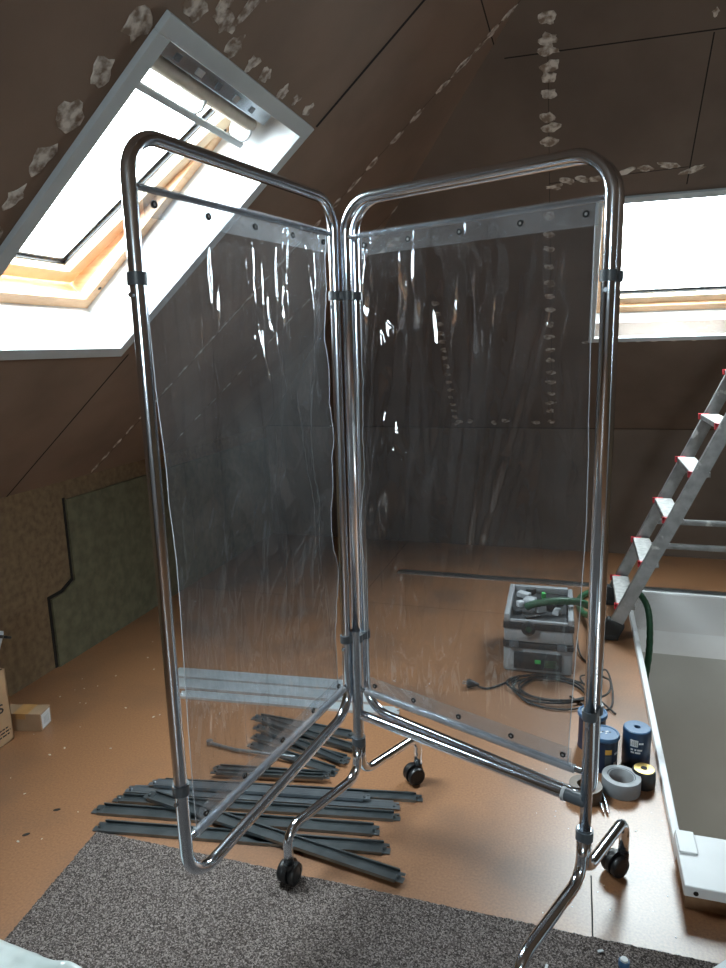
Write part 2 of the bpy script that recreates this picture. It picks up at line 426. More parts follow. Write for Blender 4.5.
# stair opening lining, lower storey
bm = bmesh.new()
t = .02
box(bm, (HX0 - .022, HY0 - .02, -.36), (HX0, HY1 + t, .028), .003)
obj_l = struct('trim_1', bm, 'white')
bm = bmesh.new()
box(bm, (HX0, HY1, -.36), (HX1 + t, HY1 + t, .012), .003); box(bm, (HX1, HY0, -.36), (HX1 + t, HY1, .028), .003)
struct('trim_2', bm, 'white')
bm = bmesh.new()
box(bm, (HX0 - .027, 1.656, .045), (HX1 + .1, 1.862, .075), .003)
box(bm, (HX0 - .024, 1.775, .075), (HX0 + .022, 1.862, .082), .002)
box(bm, (HX0, HY0 - .012, -.36), (HX1, HY0, .045), 0)
tr3 = struct('trim_3', bm, 'white')
bm = bmesh.new(); box(bm, (HX0 - .02, 1.668, 0.001), (HX1 + .09, 1.86, .045))
obj('wooden_batten', bm, 'rawwood', tr3, label='brown raw wood batten under the white board')
bm = bmesh.new(); lathe(bm, [(0, 0), (.006, 0), (.006, .002), (0, .002)], 12, mtx=Matrix.Translation((HX0, 1.656, .058)) @ Matrix.Rotation(PI / 2, 4, 'X'))
obj('screw_head', bm, 'black', tr3)
# profile strip beyond the opening
bm = bmesh.new()
box(bm, (-1.05, 4.062, .0), (1.7, 4.082, .006)); box(bm, (-1.05, 4.095, .0), (1.7, 4.103, .010)); box(bm, (-1.05, 4.118, .0), (1.7, 4.140, .004))
tr4 = struct('trim_4', bm, 'alu')
bm = bmesh.new(); box(bm, (-1.05, 4.082, .0005), (1.7, 4.118, .002))
obj('dark_gap', bm, 'seam', tr4)
bm = bmesh.new()
for lo, hi in (((-.2, HY0 - .05, -2.6), (-.1, HY1 + .6, -.36)), ((2.3, HY0 - .05, -2.6), (2.4, HY1 + .6, -.36)), ((-.2, HY1 + .02, -2.6), (2.4, HY1 + .12, -.36)), ((-.2, HY0 - .15, -2.6), (2.4, HY0 - .05, -.36))):
    box(bm, lo, hi)
struct('wall_lower', bm, 'beige')
bm = bmesh.new(); box(bm, (-.2, HY0 - .15, -2.7), (2.4, HY1 + .6, -2.6)); struct('floor_lower', bm, 'beige')
bm = bmesh.new(); sheet_with_holes(bm, rect(-.2, 2.4, HY0 - .15, HY1 + .6), [rect(HX0 - .021, HX1 + .02, HY0 - .018, HY1 + .02)], lambda u, v, w: Vector((u, v, -.361 + w)), .02)
struct('ceiling_lower', bm, 'beige')

# ------------------------------------------------------------------ skylights
def ring(bm, T, a0, a1, v0, v1, wd, w0, w1, mat=0, bev=.0):
    """rectangular ring whose OUTER edge is a0..a1,v0..v1"""
    for (x0, x1, y0, y1) in ((a0, a1, v0, v0 + wd), (a0, a1, v1 - wd, v1), (a0, a0 + wd, v0 + wd, v1 - wd), (a1 - wd, a1, v0 + wd, v1 - wd)):
        box(bm, (x0, y0, w0), (x1, y1, w1), bev, mat, T)

def skylight(name, T, a0, a1, v0, v1, tilt, casing_w, blind):
    D = .175
    bm = bmesh.new(); ring(bm, T, a0 - casing_w, a1 + casing_w, v0 - casing_w, v1 + casing_w, casing_w + .001, -.016, -.0005, bev=.002)
    root = struct(name, bm, 'trimgrey')
    bm = bmesh.new(); ring(bm, T, a0 - .012, a1 + .012, v0 - .012, v1 + .012, .012, -.004, D + .06)
    obj('reveal', bm, 'white', root, label='white boarded reveal')
    # outer pine frame, stepped
    fw = .042
    bm = bmesh.new()
    ring(bm, T, a0, a1, v0, v1, fw, D, D + .035, bev=.002); ring(bm, T, a0, a1, v0, v1, fw * .55, D + .035, D + .12)
    fr = obj('window_frame', bm, 'pine', root, label='varnished pine frame')
    bm = bmesh.new()
    for vv in (v0 + .10, v1 - .16):
        lathe(bm, [(0, 0), (.007, 0), (.006, .002), (0, .002)], 12, mtx=T @ Matrix.Translation((a1 - .02, vv, D - .001)) @ Matrix.Rotation(PI, 4, 'X'))
    obj('screw', bm, 'black', fr)
    # sash pivots round its horizontal mid axis
    vm = (v0 + v1) / 2 + .08; piv = D + .055
    P = T @ Matrix.Translation((0, vm, piv)) @ Matrix.Rotation(tilt, 4, 'X') @ Matrix.Translation((0, -vm, -piv))
    s0, s1, t0, t1 = a0 + .03, a1 - .03, v0 + .03, v1 - .03
    bm = bmesh.new(); ring(bm, P, s0, s1, t0, t1, .055, piv - .03, piv + .035, bev=.003)
    sa = obj('sash', bm, 'pine_pale', root, label='pale pine sash')
    bm = bmesh.new(); ring(bm, P, s0 + .053, s1 - .053, t0 + .053, t1 - .053, .006, piv + .0, piv + .01)
    obj('gasket', bm, 'black', sa)
    bm = bmesh.new(); ring(bm, P, s0 + .05, s1 - .05, t0 + .05, t1 - .05, .022, piv + .012, piv + .022)
    obj('spacer', bm, 'alu', sa)
    bm = bmesh.new(); box(bm, (s0 + .045, t0 + .045, piv + .02), (s1 - .045, t1 - .045, piv + .026), 0, 0, P)
    obj('glass_pane', bm, 'glass', root)
    if blind:
        bm = bmesh.new(); box(bm, (a0 + .005, v1 - .060, .085), (a1 - .02, v1 - .016, .110), .003, 0, T)
        cs = obj('blind_cassette', bm, 'chrome_dull', root, label='shiny metal blind cassette')
        bm = bmesh.new()
        for k in range(6):
            yy = a0 + .08 + k * .10
            box(bm, (yy, v1 - .050, .083), (yy + rnd.uniform(.02, .045), v1 - .032, .0853), 0, k % 2, T)
        obj('cassette_clip', bm, ['palegrey', 'greyplastic'], cs)
        bm = bmesh.new(); tube(bm, [T @ Vector((a0 + .02, v1 - .085, .115)), T @ Vector((a1 - .035, v1 - .085, .115))], .022, 20)
        obj('blind_roll', bm, 'fabric', root, smooth=True, label='rolled beige blind fabric')
        bm = bmesh.new(); box(bm, (a0 + .005, v1 - .158, .085), (a1 - .04, v1 - .138, .100), .004, 0, T)
        obj('handle_bar', bm, 'trimgrey', root, label='grey pull bar')
        for yy in (a0 + .40, a1 - .045):
            bm = bmesh.new()
            path = [T @ Vector((yy, v1 - .115 - .033 * math.cos(q) , .125 - .035 * math.sin(q))) for q in [PI * k / 10 for k in range(11)]]
            tube(bm, path, .006, 8, flat=1)
            lathe(bm, [(0, -.004), (.034, -.004), (.034, .004), (0, .004)], 24, mtx=T @ Matrix.Translation((yy, v1 - .115, .128)) @ Matrix.Rotation(PI / 2, 4, 'Y'))
            obj('bracket', bm, 'palegrey', root, smooth=True)
    return root

TL = Matrix(((0, CA, -SA, XL), (1, 0, 0, 0), (0, SA, CA, ZK), (0, 0, 0, 1)))
TB = Matrix(((1, 0, 0, 0), (0, -CA, SA, YB), (0, SA, CA, ZK), (0, 0, 0, 1)))
skylight('window_1', TL, *WL, math.radians(-7), .043, True)
skylight('window_2', TB, *WB, math.radians(0), .030, False)
# unseen gable window, added to light the front of the room
bm = bmesh.new()
TF = Matrix(((1, 0, 0, 0), (0, 0, -1, YF), (0, 1, 0, 0), (0, 0, 0, 1)))
ring(bm, TF, .45, 1.30, 1.4, 2.15, .06, -.015, .10)
w3 = struct('fill_window', bm, 'white')
bm = bmesh.new(); box(bm, (.855, 1.455, .03), (.895, 2.095, .07), 0, 0, TF); obj('mullion', bm, 'white', w3)
bm = bmesh.new(); box(bm, (.505, 1.455, .048), (1.245, 2.095, .052), 0, 0, TF); obj('glass_pane', bm, 'glass', w3)

# ------------------------------------------------------------------ folding screen
FR = .0135
scr = thing('folding_screen', 'tall chrome tube folding screen on castors with clear plastic sheets', 'folding screen', (-.575, 1.752, 0))
def sobj(name, bm, mats, parent=scr, **k):
    # geometry is written in room coordinates; shift it under its parent
    off = Vector((-.575, 1.752, 0))
    bmesh.ops.transform(bm, matrix=Matrix.Translation(-off), verts=bm.verts[:])
    return obj(name, bm, mats, parent, **k)

M2 = Vector((-.575, 1.752, 0)); E2 = Vector((.070, 1.502, 0)); d2 = (E2 - M2).normalized(); n2 = Vector((-d2.y, d2.x, 0))
M1 = Vector((-.602, 1.744, 0)); E1 = Vector((-.741, 1.083, 0)); d1 = (E1 - M1).normalized(); n1 = Vector((d1.y, -d1.x, 0))
M3 = M2 + n2 * .036; 
P1 = lambda s, z, n=0: M1 + d1 * s + n1 * n + Vector((0, 0, z))
P2 = lambda s, z, n=0: M2 + d2 * s + n2 * n + Vector((0, 0, z))
P3 = lambda s, z, n=0: M3 + d2 * s + n2 * n + Vector((0, 0, z))
W = .676
# panel 1: closed loop, its free side hangs a little
bm = bmesh.new()
tube(bm, fillet([P1(.005, 1.785), P1(W, 1.792), P1(W, .318), P1(.005, .385)], .075, 10, True), FR, 20, True)
f1 = sobj('panel_frame', bm, 'chrome', smooth='all', label='frame of the swung-out left panel')
# panel 2: inverted U plugged into the foot posts
bm = bmesh.new()
tube(bm, fillet([P2(.0, .63), P2(.0, 1.785), P2(W, 1.785), P2(W, .30)], .085, 10), FR, 20)
f2 = sobj('panel_frame', bm, 'chrome', smooth='all')
# panel 3: closed loop folded flat behind panel 2
bm = bmesh.new()
tube(bm, fillet([P3(.0, 1.785), P3(W, 1.785), P3(W, .352), P3(.0, .375)], [.085, .085, .05, .085], 10, True), FR * .95, 20, True)
f3 = sobj('panel_frame', bm, 'chrome', smooth='all', label='frame folded flat behind the right panel')
# stabiliser between the feet
bm = bmesh.new(); tube(bm, [P2(.008, .368), P2(W - .035, .368)], FR, 20)
sb = sobj('stabiliser_bar', bm, 'chrome', smooth=True)
bm = bmesh.new(); tube(bm, [P2(W - .050, .368), P2(W, .368)], FR * 1.12, 20)
sobj('sleeve', bm, 'greyplastic', sb, smooth=True)
bm = bmesh.new(); tube(bm, [P2(W - .058, .368), P2(W - .050, .368)], FR * 1.22, 20)
sobj('ring', bm, 'palegrey', sb, smooth=True)

# hinge clamps
def clamp(centers, z, r=FR * 1.28, h=.022, mat='greyplastic'):
    bm = bmesh.new()
    for c in centers:
        tube(bm, [Vector((c.x, c.y, z - h / 2)), Vector((c.x, c.y, z + h / 2))], r, 20)
    if len(centers) > 1:
        for a, b in zip(centers, centers[1:]):
            dd = (b - a); mid = (a + b) / 2; ang = math.atan2(dd.y, dd.x)
            box(bm, (-dd.length / 2, -r * .8, -h / 2 * .9), (dd.length / 2, r * .8, h / 2 * .9), .001, 0, Matrix.Translation((mid.x, mid.y, z)) @ Matrix.Rotation(ang, 4, 'Z'))
    o = sobj('clamp', bm, mat, smooth=True)
    bm = bmesh.new(); c = centers[0]
    tube(bm, [Vector((c.x, c.y, z - .028)) + Vector((-.005, -.0135, 0)), Vector((c.x, c.y, z - .028)) + Vector((-.0052, -.0168, 0))], .0045, 10)
    sobj('screw', bm, 'chrome_dull', o)
clamp([P1(.005, 0), P2(0, 0), P3(0, 0)], 1.552)
clamp([P1(.005, 0), P2(0, 0), P3(0, 0)], .606)
clamp([P2(W, 0), P3(W, 0)], 1.548)
clamp([P2(W, 0), P3(W, 0)], .590)
clamp([P1(W, 0)], 1.548); clamp([P1(W, 0)], .548)

# feet: post + forward and rearward arms + castors
def foot(post, rear, front, ztop, label):
    d = (rear - front).normalized()
    bm = bmesh.new(); tube(bm, [post + Vector((0, 0, ztop)), post + Vector((0, 0, .27))], FR * 1.18, 20)
    ft = sobj('foot', bm, 'chrome_dull', smooth=True, label=label)
    bm = bmesh.new(); tube(bm, [post + Vector((0, 0, .297)), post + Vector((0, 0, .272))], FR * 1.5, 20); sobj('collar', bm, 'greyplastic', ft, smooth=True)
    for tgt, sg in ((rear, 1), (front, -1)):
        p0 = post + d * sg * .009
        bm = bmesh.new()
        tube(bm, fillet([p0 + Vector((0, 0, .275)), p0 + Vector((0, 0, .175)), Vector((tgt.x, tgt.y, .165)), Vector((tgt.x, tgt.y, .060))], [0, .055, .048, 0], 8), FR, 20)
        sobj('arm', bm, 'chrome', ft, smooth='all')
        # twin wheel castor
        c = Vector((tgt.x, tgt.y, .0304)) - d * .010 * sg + Vector((-.016 if sg > 0 and post.x > -.2 else -.008, 0, 0))
        ax = Vector((-d.y, d.x, 0)) * .9 + d * (.35 if sg > 0 else -.25); ax.normalize()
        R = Matrix((ax.cross(Vector((0, 0, 1))), Vector((0, 0, 1)), ax)).transposed().to_4x4()
        bm = bmesh.new()
        for s in (-1, 1):
            lathe(bm, [(0, .006), (.006, .006), (.012, .004), (.024, .0055), (.0280, .009), (.0298, .014), (.0298, .020), (.0275, .0245), (.018, .026), (.017, .0245), (.0, .0245)], 28, mtx=Matrix.Translation(c) @ R @ Matrix.Diagonal((1, 1, s, 1)))
        # hood and stem
        lathe(bm, [(0, -.0058), (.0330, -.0058), (.0335, 0), (.0330, .0058), (0, .0058)], 28, mtx=Matrix.Translation(c + Vector((0, 0, .0040))) @ R)
        tube(bm, [Vector((tgt.x, tgt.y, .040)), Vector((tgt.x, tgt.y, .066))], .0150, 16)
        sobj('castor', bm, 'black', ft, smooth=True, label='black twin-wheel castor')
    return ft
foot(P2(0, 0, -.004), Vector((-.458, 2.005, 0)), Vector((-.695, 1.476, 0)), .63, 'chrome foot under the hinge of the panels')
foot(P2(W, 0, -.002), Vector((.165, 1.756, 0)), Vector((-.075, 1.230, 0)), .30, 'chrome foot under the free side of the right panel')

# curtain rods (flat bars) at top and bottom
def rod(P, za, zb, s0, s1, nm):
    bm = bmesh.new()
    tube(bm, [P(s0, za), P(s1, zb)], .0065, 12)
    return sobj('curtain_rod', bm, nm, smooth=True)
rod(P1, 1.703, 1.703, .0, W, 'chrome_dull'); rod(P2, 1.695, 1.695, .0, W, 'chrome_dull')
def sleeve(P, za, zb, s0, s1, r):
    bm = bmesh.new(); tube(bm, [P(s0, za), P(s1, zb)], .0065, 12)
    o = sobj('curtain_rod', bm, 'chrome_dull', smooth=True)
    return o
sleeve(P1, .462, .424, .01, W, .008); sleeve(P2, .449, .442, .01, W, .008)

def curtain(P, side, wr, seed, zt, zb):
    """side=+1 when the hinge is at s=0"""
    NS, NZ = 150, 300
    bm = bmesh.new(); g = []
    ph = seed * 3.7
    for j in range(NZ + 1):
        q = j / NZ; row = []
        for i in range(NS + 1):
            p = i / NS
            s0, s1 = .045 + .008 * math.sin(q * 5 + ph), .652 - .016 * q - .006 * math.sin(q * 7 + ph)
            s = s0 + (s1 - s0) * p; ztop, zbot = zt(s), zb(s)
            z = ztop + (zbot - ztop) * q
            # tension at both rods flattens the film, slack in the middle
            env = math.sin(PI * min(1, max(0, q))) ** .8
            hang = (1 - p) ** 1.1 * .8 + .28                    # more slack close to the hinge
            fold = math.sin(p * 21 + 3.4 * math.sin(q * 2.6 + ph) + ph) * .6 + math.sin(p * 47 - 5 * q + ph * 2) * .28
            nz1 = noise.noise(Vector((p * 6.5, q * 2.3, ph))) ; nz2 = noise.noise(Vector((p * 13 + q * 5, q * 8.5, ph + 9)))
            nz3 = noise.noise(Vector((p * 34 - q * 6, q * 10, ph + 4)))
            rg = (1 - abs(noise.noise(Vector((p * 11 + q * 2.2, q * 2.6, ph + 2))) * 2.4)); rg = max(rg, 0) ** 4
            rg2 = (1 - abs(noise.noise(Vector((p * 17 - q * 9, q * 11, ph + 6))) * 2.6)); rg2 = max(rg2, 0) ** 4
            d = wr * env * (hang * (fold * .38 + nz1 * 1.3 + nz2 * 1.05 + rg * .55 + rg2 * .24) + nz3 * .10) + .005 * nz1 + .0016 * nz3 + env * .003 * noise.noise(Vector((p * 4, q * 7, ph + 20)))
            # pulls running down from the eyelets
            for e in (.035, .25, .48, .72, .965):
                a = abs(p - e - .05 * q * (1 if e < .5 else -1))
                d += .0035 * math.exp(-(a / .016) ** 2) * math.exp(-q * 5) * (1 if e < .6 else .3)
                d += .0035 * math.exp(-(a / .016) ** 2) * math.exp(-(1 - q) * 7)
            # long diagonal crease seen on the free half
            c1 = p - (.93 - .55 * q); c2 = p - (.80 - .42 * q)
            d += .0065 * math.exp(-(c1 / .014) ** 2) * env * (1 if seed == 2 else 0) + .0045 * math.exp(-(c2 / .016) ** 2) * env * (1 if seed == 2 else 0)
            d += .0020 * math.exp(-((p - .88) / .012) ** 2) * env * (1 if seed == 1 else 0)
            row.append(bm.verts.new(P(s, z, d)))
        g.append(row)
    for j in range(NZ):
        for i in range(NS):
            bm.faces.new((g[j][i], g[j][i + 1], g[j + 1][i + 1], g[j + 1][i]))
    for e in (0, NS): tube(bm, [g[j][e].co.copy() for j in range(0, NZ + 1, 3)], .0011, 6, mat=1)
    return sobj('plastic_sheet', bm, ['film', 'film_rod'], smooth='all', label='clear creased plastic sheet')

def hem(P, parent, za, zb, s0, s1, flat_off, name, mat='film_hem', top=True):
    bm = bmesh.new(); NS = 60; NZ = 8; g = []
    for j in range(NZ + 1):
        row = []
        for i in range(NS + 1):
            s = s0 + (s1 - s0) * i / NS; q = j / NZ
            z = za(s) + (zb(s) - za(s)) * q
            w = (.0022 * noise.noise(Vector((s * 40, q * 2.4, flat_off * 900))) + .0012 * noise.noise(Vector((s * 90, q * 5, 3)))) * (.35 + 2.2 * (1 - i / NS) ** 2)
            row.append(bm.verts.new(P(s, z, flat_off + w)))
        g.append(row)
    for j in range(NZ):
        for i in range(NS): bm.faces.new((g[j][i], g[j][i + 1], g[j + 1][i + 1], g[j + 1][i]))
    return sobj(name, bm, mat, parent, smooth='all')

def eyelet(P, parent, s, z, n):
    a, b = P(s, z, n - .0025), P(s, z, n + .0025); d = (b - a).normalized()
    Rm = d.to_track_quat('Z', 'Y').to_matrix().to_4x4()
    bm = bmesh.new()
    prof = [(.0032, -.0022), (.0066, -.0022), (.0072, 0), (.0066, .0022), (.0032, .0022)]
    lathe(bm, prof, 20, 0, Matrix.Translation((a + b) / 2) @ Rm, closed=True)
    lathe(bm, [(0, -.001), (.0032, -.001), (.0032, .001), (0, .001)], 14, 1, Matrix.Translation((a + b) / 2) @ Rm)
    return sobj('eyelet', bm, ['black', 'palegrey'], parent, smooth=True, label='black eyelet')

bot1 = lambda s: .462 - (.038) * s / W; bot2 = lambda s: .449 - .007 * s / W
for P, sd, zt, bt, side in ((P1, 1, 1.703, bot1, -1), (P2, 2, 1.695, bot2, -1)):
    ztf = lambda s, z_=zt: z_ - .006
    btf = lambda s, b_=bt: b_(s) + .006
    sh = curtain(P, 1, .016 if sd == 2 else .017, sd, ztf, btf)
    hem(P, sh, lambda s, z_=zt: z_ + .007, lambda s, z_=zt: z_ - .050, .045, .655, -.0085, 'hem')
    hem(P, sh, lambda s, b_=bt: b_(s) - .008, lambda s, b_=bt: b_(s) + .055, .045, .640, -.0085, 'hem')
    bm = bmesh.new(); tube(bm, [P(.03, bt(.03)), P(W - .03, bt(W - .03))], .0105, 14)
    sobj('hem_sleeve', bm, 'film_rod', sh, smooth=True, label='milky plastic sleeve round the bottom rod')
    for s in (.068, .20, .34, .488, .630):
        eyelet(P, sh, s, zt - .026, -.009)
        eyelet(P, sh, s - (.01 if s > .5 else 0), bt(s) + .032, -.009)

# ------------------------------------------------------------------ rug
bm = bmesh.new(); NX, NY = 330, 250
x0, x1, y0, y1 = -1.345, 1.0, .30, 1.512
g = []
for j in range(NY + 1):
    row = []
    for i in range(NX + 1):
        x = x0 + (x1 - x0) * i / NX; y = y0 + (y1 - y0) * j / NY
        e = noise.noise(Vector((x * 6, y * 6, 3)))
        if j == NY: y += .004 * e + rnd.uniform(-.003, .003)
        if i == 0: x += .006 * e + rnd.uniform(-.003, .003)
        # the left edge is cut a little askew
        x += (1 - i / NX) * (.055 * (y1 - y) / .37 * .6 if y < y1 else 0) * (1 if y > 1.1 else (1.1 - 1.1) + 1)
        z = .0075 + rnd.uniform(-.002, .002) if (0 < i < NX and 0 < j < NY) else .0005
        for wx, wy in ((-.695, 1.476), (-.075, 1.230)):
            dd = math.hypot(x - wx, y - wy)
            if dd < .060: z = .0003
        row.append(bm.verts.new((x, y, z)))
    g.append(row)
for j in range(NY):
    for i in range(NX): bm.faces.new((g[j][i], g[j][i + 1], g[j + 1][i + 1], g[j + 1][i]))
lo = [[bm.verts.new((g[j][i].co.x, g[j][i].co.y, 0)) for i in (0, NX)] for j in (0, NY)]
bm.faces.new((lo[0][0], lo[1][0], lo[1][1], lo[0][1]))
rug = obj('rug', bm, 'rug', None, 'all')
tag(rug, 'grey-brown speckled short-pile rug on the floor in front of the folding screen', 'rug')

# ------------------------------------------------------------------ steel strips
def strip(p, q, z, wd, label, group, mat='strip', h=.010, flip=1, cat='metal strip'):
    p = Vector((*p, 0)); q = Vector((*q, 0)); L = (q - p).length; ang = math.atan2((q - p).y, (q - p).x)
    t = thing('steel_strip', label, cat, (p.x, p.y, z), group, ang)
    bm = bmesh.new(); th = .0015; w = wd / 2
    # channel section: flat web, two turned-down flanges with a small return
    sec = [(-w, 0), (-w, h), (w, h), (w, 0), (w - .004, 0), (w - .004, th), (w - th, th), (w - th, h - th), (-w + th, h - th), (-w + th, th), (-w + .004, th), (-w + .004, 0)]
    if mat == 'strip':
        sec = [(-w, h), (-w, 0), (w, 0), (w, h), (w - .005, h), (w - .005, h - th), (w - th, h - th), (w - th, th), (-w + th, th), (-w + th, h - th), (-w + .005, h - th), (-w + .005, h)]
    xs = [.022, L - .022]
    rings = [[bm.verts.new((x, a, b)) for a, b in sec] for x in xs]
    n = len(sec)
    for i in range(len(xs) - 1):
        for k in range(n): bm.faces.new((rings[i][k], rings[i][(k + 1) % n], rings[i + 1][(k + 1) % n], rings[i + 1][k]))
    bm.faces.new(rings[0]); bm.faces.new(rings[-1][::-1])
    # slight lengthwise groove beads on the web
    for yy in (-w * .55, w * .55):
        zz = th if mat == 'strip' else h
        box(bm, (.03, yy - .0012, zz - .0002), (L - .03, yy + .0012, zz + .0006))
    obj('channel', bm, mat, t)
    for sx, xa in ((1, 0), (-1, L)):
        bm = bmesh.new()
        xx = lambda v: xa + sx * v
        a = sorted((xx(0), xx(.03)))
        tw = w * .82
        pts = [(0, -tw), (.03, -tw), (.03, tw), (.004, tw), (.004, tw * .45), (.012, tw * .45), (.012, tw * .1), (0, tw * .1)]
        prism(bm, [(xx(u), v) for u, v in pts], lambda u, v, ww: Vector((u, v, (.002 if mat == 'strip' else h - .0045) + ww)), .0015)
        lathe(bm, [(0, 0), (.005, 0), (.005, .004), (.003, .006), (0, .006)], 12, mtx=Matrix.Translation((xx(.018), -tw * .3, h - .003)))
        obj('end_tab', bm, mat, t)
    return t
GF = 'steel strips heaped in front of the folding screen'
strip((-1.362, 1.530), (-.465, 1.672), 0, .050, 'grey steel strip lying along the rug edge, nearest the rug', GF)
strip((-1.420, 1.598), (-.515, 1.738), 0, .050, 'grey steel strip next behind the one on the rug edge, left end furthest left', GF)
strip((-1.390, 1.660), (-.470, 1.812), 0, .040, 'dark grey steel strip along the middle of the front heap', GF)
strip((-1.378, 1.708), (-.483, 1.858), 0, .040, 'shiny grey steel strip with window light put into its colour behind the middle of the front heap', GF, 'strip_m')
strip((-1.300, 1.768), (-.423, 1.918), 0, .040, 'grey steel strip at the back of the front heap, furthest from the rug', GF)
strip((-1.288, 1.690), (-.395, 1.558), .0135, .044, 'grey steel strip lying slantwise across the front heap, pointing at the rug', GF)
strip((-1.310, 1.742), (-.58, 1.858), .0140, .034, 'bright narrow steel strip stacked on top of the front heap', GF, 'strip_m')
GB = 'long bright steel strips behind the left plastic sheet'
strip((-1.704, 2.490), (-.813, 2.570), 0, .078, 'bright galvanised strip furthest back, seen through the left plastic sheet', GB, 'strip_lit')
strip((-1.660, 2.400), (-.740, 2.484), 0, .074, 'bright galvanised strip between the furthest-back strip and the fanned heap', GB, 'strip_lit')
strip((-1.560, 2.322), (-.622, 2.410), 0, .056, 'bright galvanised strip with its square end beside the hinge post', GB, 'strip_lit')
GH = 'dark steel strips fanned out behind the hinge post'
lay = 0
for p, q, z, w_ in (((-1.173, 2.235), (-.743, 2.205), 0, .050), ((-1.136, 2.172), (-.700, 2.128), 0, .046), ((-1.115, 2.112), (-.712, 2.050), 0, .046), ((-1.104, 2.060), (-.731, 1.975), 0, .044),
                    ((-1.13, 2.205), (-.70, 2.105), .0145, .034), ((-1.10, 2.15), (-.715, 2.018), .0145, .032)):
    strip(p, q, z, w_, 'short dark steel strip lying in the fan behind the hinge post of the screen', GH)
GI = 'thin steel strips between the fan and the front heap'
for p, q, z, l in (((-1.143, 1.850), (-.740, 1.925), .0145, 'thin steel strip lying on the back edge of the front heap'), ((-1.160, 1.895), (-.735, 1.962), 0, 'thin steel strip between the front heap and the dark fan')):
    strip(p, q, z, .024, l, GI)
bm = bmesh.new(); tube(bm, [(-1.239, 2.016, .010), (-1.13, 2.0, .010), (-.89, 1.985, .030)], .006, 10); lathe(bm, [(0, -.006), (.012, -.006), (.012, .008), (0, .010)], 16, mtx=Matrix.Translation((-1.242, 2.017, .012)))
tag(obj('steel_rod', bm, 'strip_m', None, True), 'thin round steel rod with a knob end lying beside the dark fanned strips', 'rod')

# ------------------------------------------------------------------ dust extractor
VA = math.atan2(-.02, .29)
vac = thing('dust_extractor', 'light grey box-shaped dust extractor with black bands, behind the right plastic sheet', 'vacuum cleaner', (-.265, 2.865, 0), None, .02)
Wv, Dv, Hv = .292, .400, .27
def vb(name, lo, hi, mat, bev=.006, parent=vac, **k):
    bm = bmesh.new(); box(bm, lo, hi, bev); return obj(name, bm, mat, parent, True, **k)
vb('lower_case', (0, .008, .004), (Wv, Dv, .118), 'systainer', .01)
lc = vb('front_panel', (.045, -.002, .022), (Wv - .045, .012, .098), 'systainer_d', .003, label='black control panel')
vb('badge', (.135, -.004, .052), (.160, 0, .070), 'greenled', .001, lc, label='small green badge')
bm = bmesh.new()
for k in range(5): box(bm, (.175, -.0035, .040 + k * .007), (.225 - (k % 2) * .012, -.001, .0425 + k * .007))
obj('badge_lettering', bm, 'dimgreen', lc)
vb('latch_band', (-.003, .003, .116), (Wv + .003, Dv + .003, .142), 'systainer_d', .004, label='black latch band')
vb('upper_case', (0, .008, .142), (Wv, Dv, .205), 'systainer', .01)
vb('upper_band', (-.003, .003, .203), (Wv + .003, Dv + .003, .232), 'systainer_d', .004, label='black upper band')
bm = bmesh.new(); box(bm, (.020, .018, .232), (Wv - .020, Dv - .020, .2405), .002); obj('tray_mat', bm, 'systainer_d', vac, label='black tray floor')
bm = bmesh.new()
for lo, hi in (((0, .005, .232), (.024, Dv, .270)), ((Wv - .024, .005, .232), (Wv, Dv, .262)), ((.024, Dv - .03, .232), (Wv - .024, Dv, .270)), ((.024, .005, .232), (Wv - .024, .02, .246))):
    box(bm, lo, hi, .005)
obj('top_tray', bm, 'systainer', vac, True)
bm = bmesh.new()
lathe(bm, [(0.014, 0), (.030, 0), (.030, .014), (.020, .018), (.014, .018)], 24, 0, Matrix.Translation((.105, .004, .212)) @ Matrix.Rotation(PI / 2, 4, 'X'), closed=True)
lathe(bm, [(0, 0), (.014, 0), (.014, .01), (0, .01)], 20, 1, Matrix.Translation((.105, .004, .212)) @ Matrix.Rotation(PI / 2, 4, 'X'))
obj('hose_port', bm, ['systainer_d', 'hose'], vac, True)
for k, (x, y, sx, sy, sz, mm) in enumerate(((.05, .10, .035, .05, .020, 'systainer_d'), (.10, .22, .05, .06, .028, 'palegrey'), (.15, .13, .045, .035, .035, 'label'), (.21, .24, .05, .08, .022, 'systainer_d'), (.07, .30, .06, .04, .026, 'palegrey'), (.16, .30, .02, .03, .03, 'greenled'), (.22, .12, .03, .06, .02, 'palegrey'), (.06, .17, .03, .03, .03, 'label'), (.12, .05, .07, .02, .014, 'black'), (.19, .18, .02, .07, .03, 'black'), (.10, .34, .05, .02, .03, 'black'))):
    Rm = Matrix.Translation((x, y, .241)) @ Matrix.Rotation(rnd.uniform(-.7, .7), 4, 'Z')
    bm = bmesh.new(); box(bm, (-sx / 2, -sy / 2, 0), (sx / 2, sy / 2, sz), .006, 0, Rm)
    obj('nozzle', bm, mm, vac, True)
for sx in (.045, Wv - .045):
    vb('latch', (sx - .02, -.006, .118), (sx + .02, .004, .150), 'greyplastic', .003)
def vac_part(name, bm, mats, parent=vac, **k):
    bmesh.ops.transform(bm, matrix=Matrix.Rotation(-.02, 4, 'Z') @ Matrix.Translation((.265, -2.865, 0)), verts=bm.verts[:])
    return obj(name, bm, mats, parent, **k)
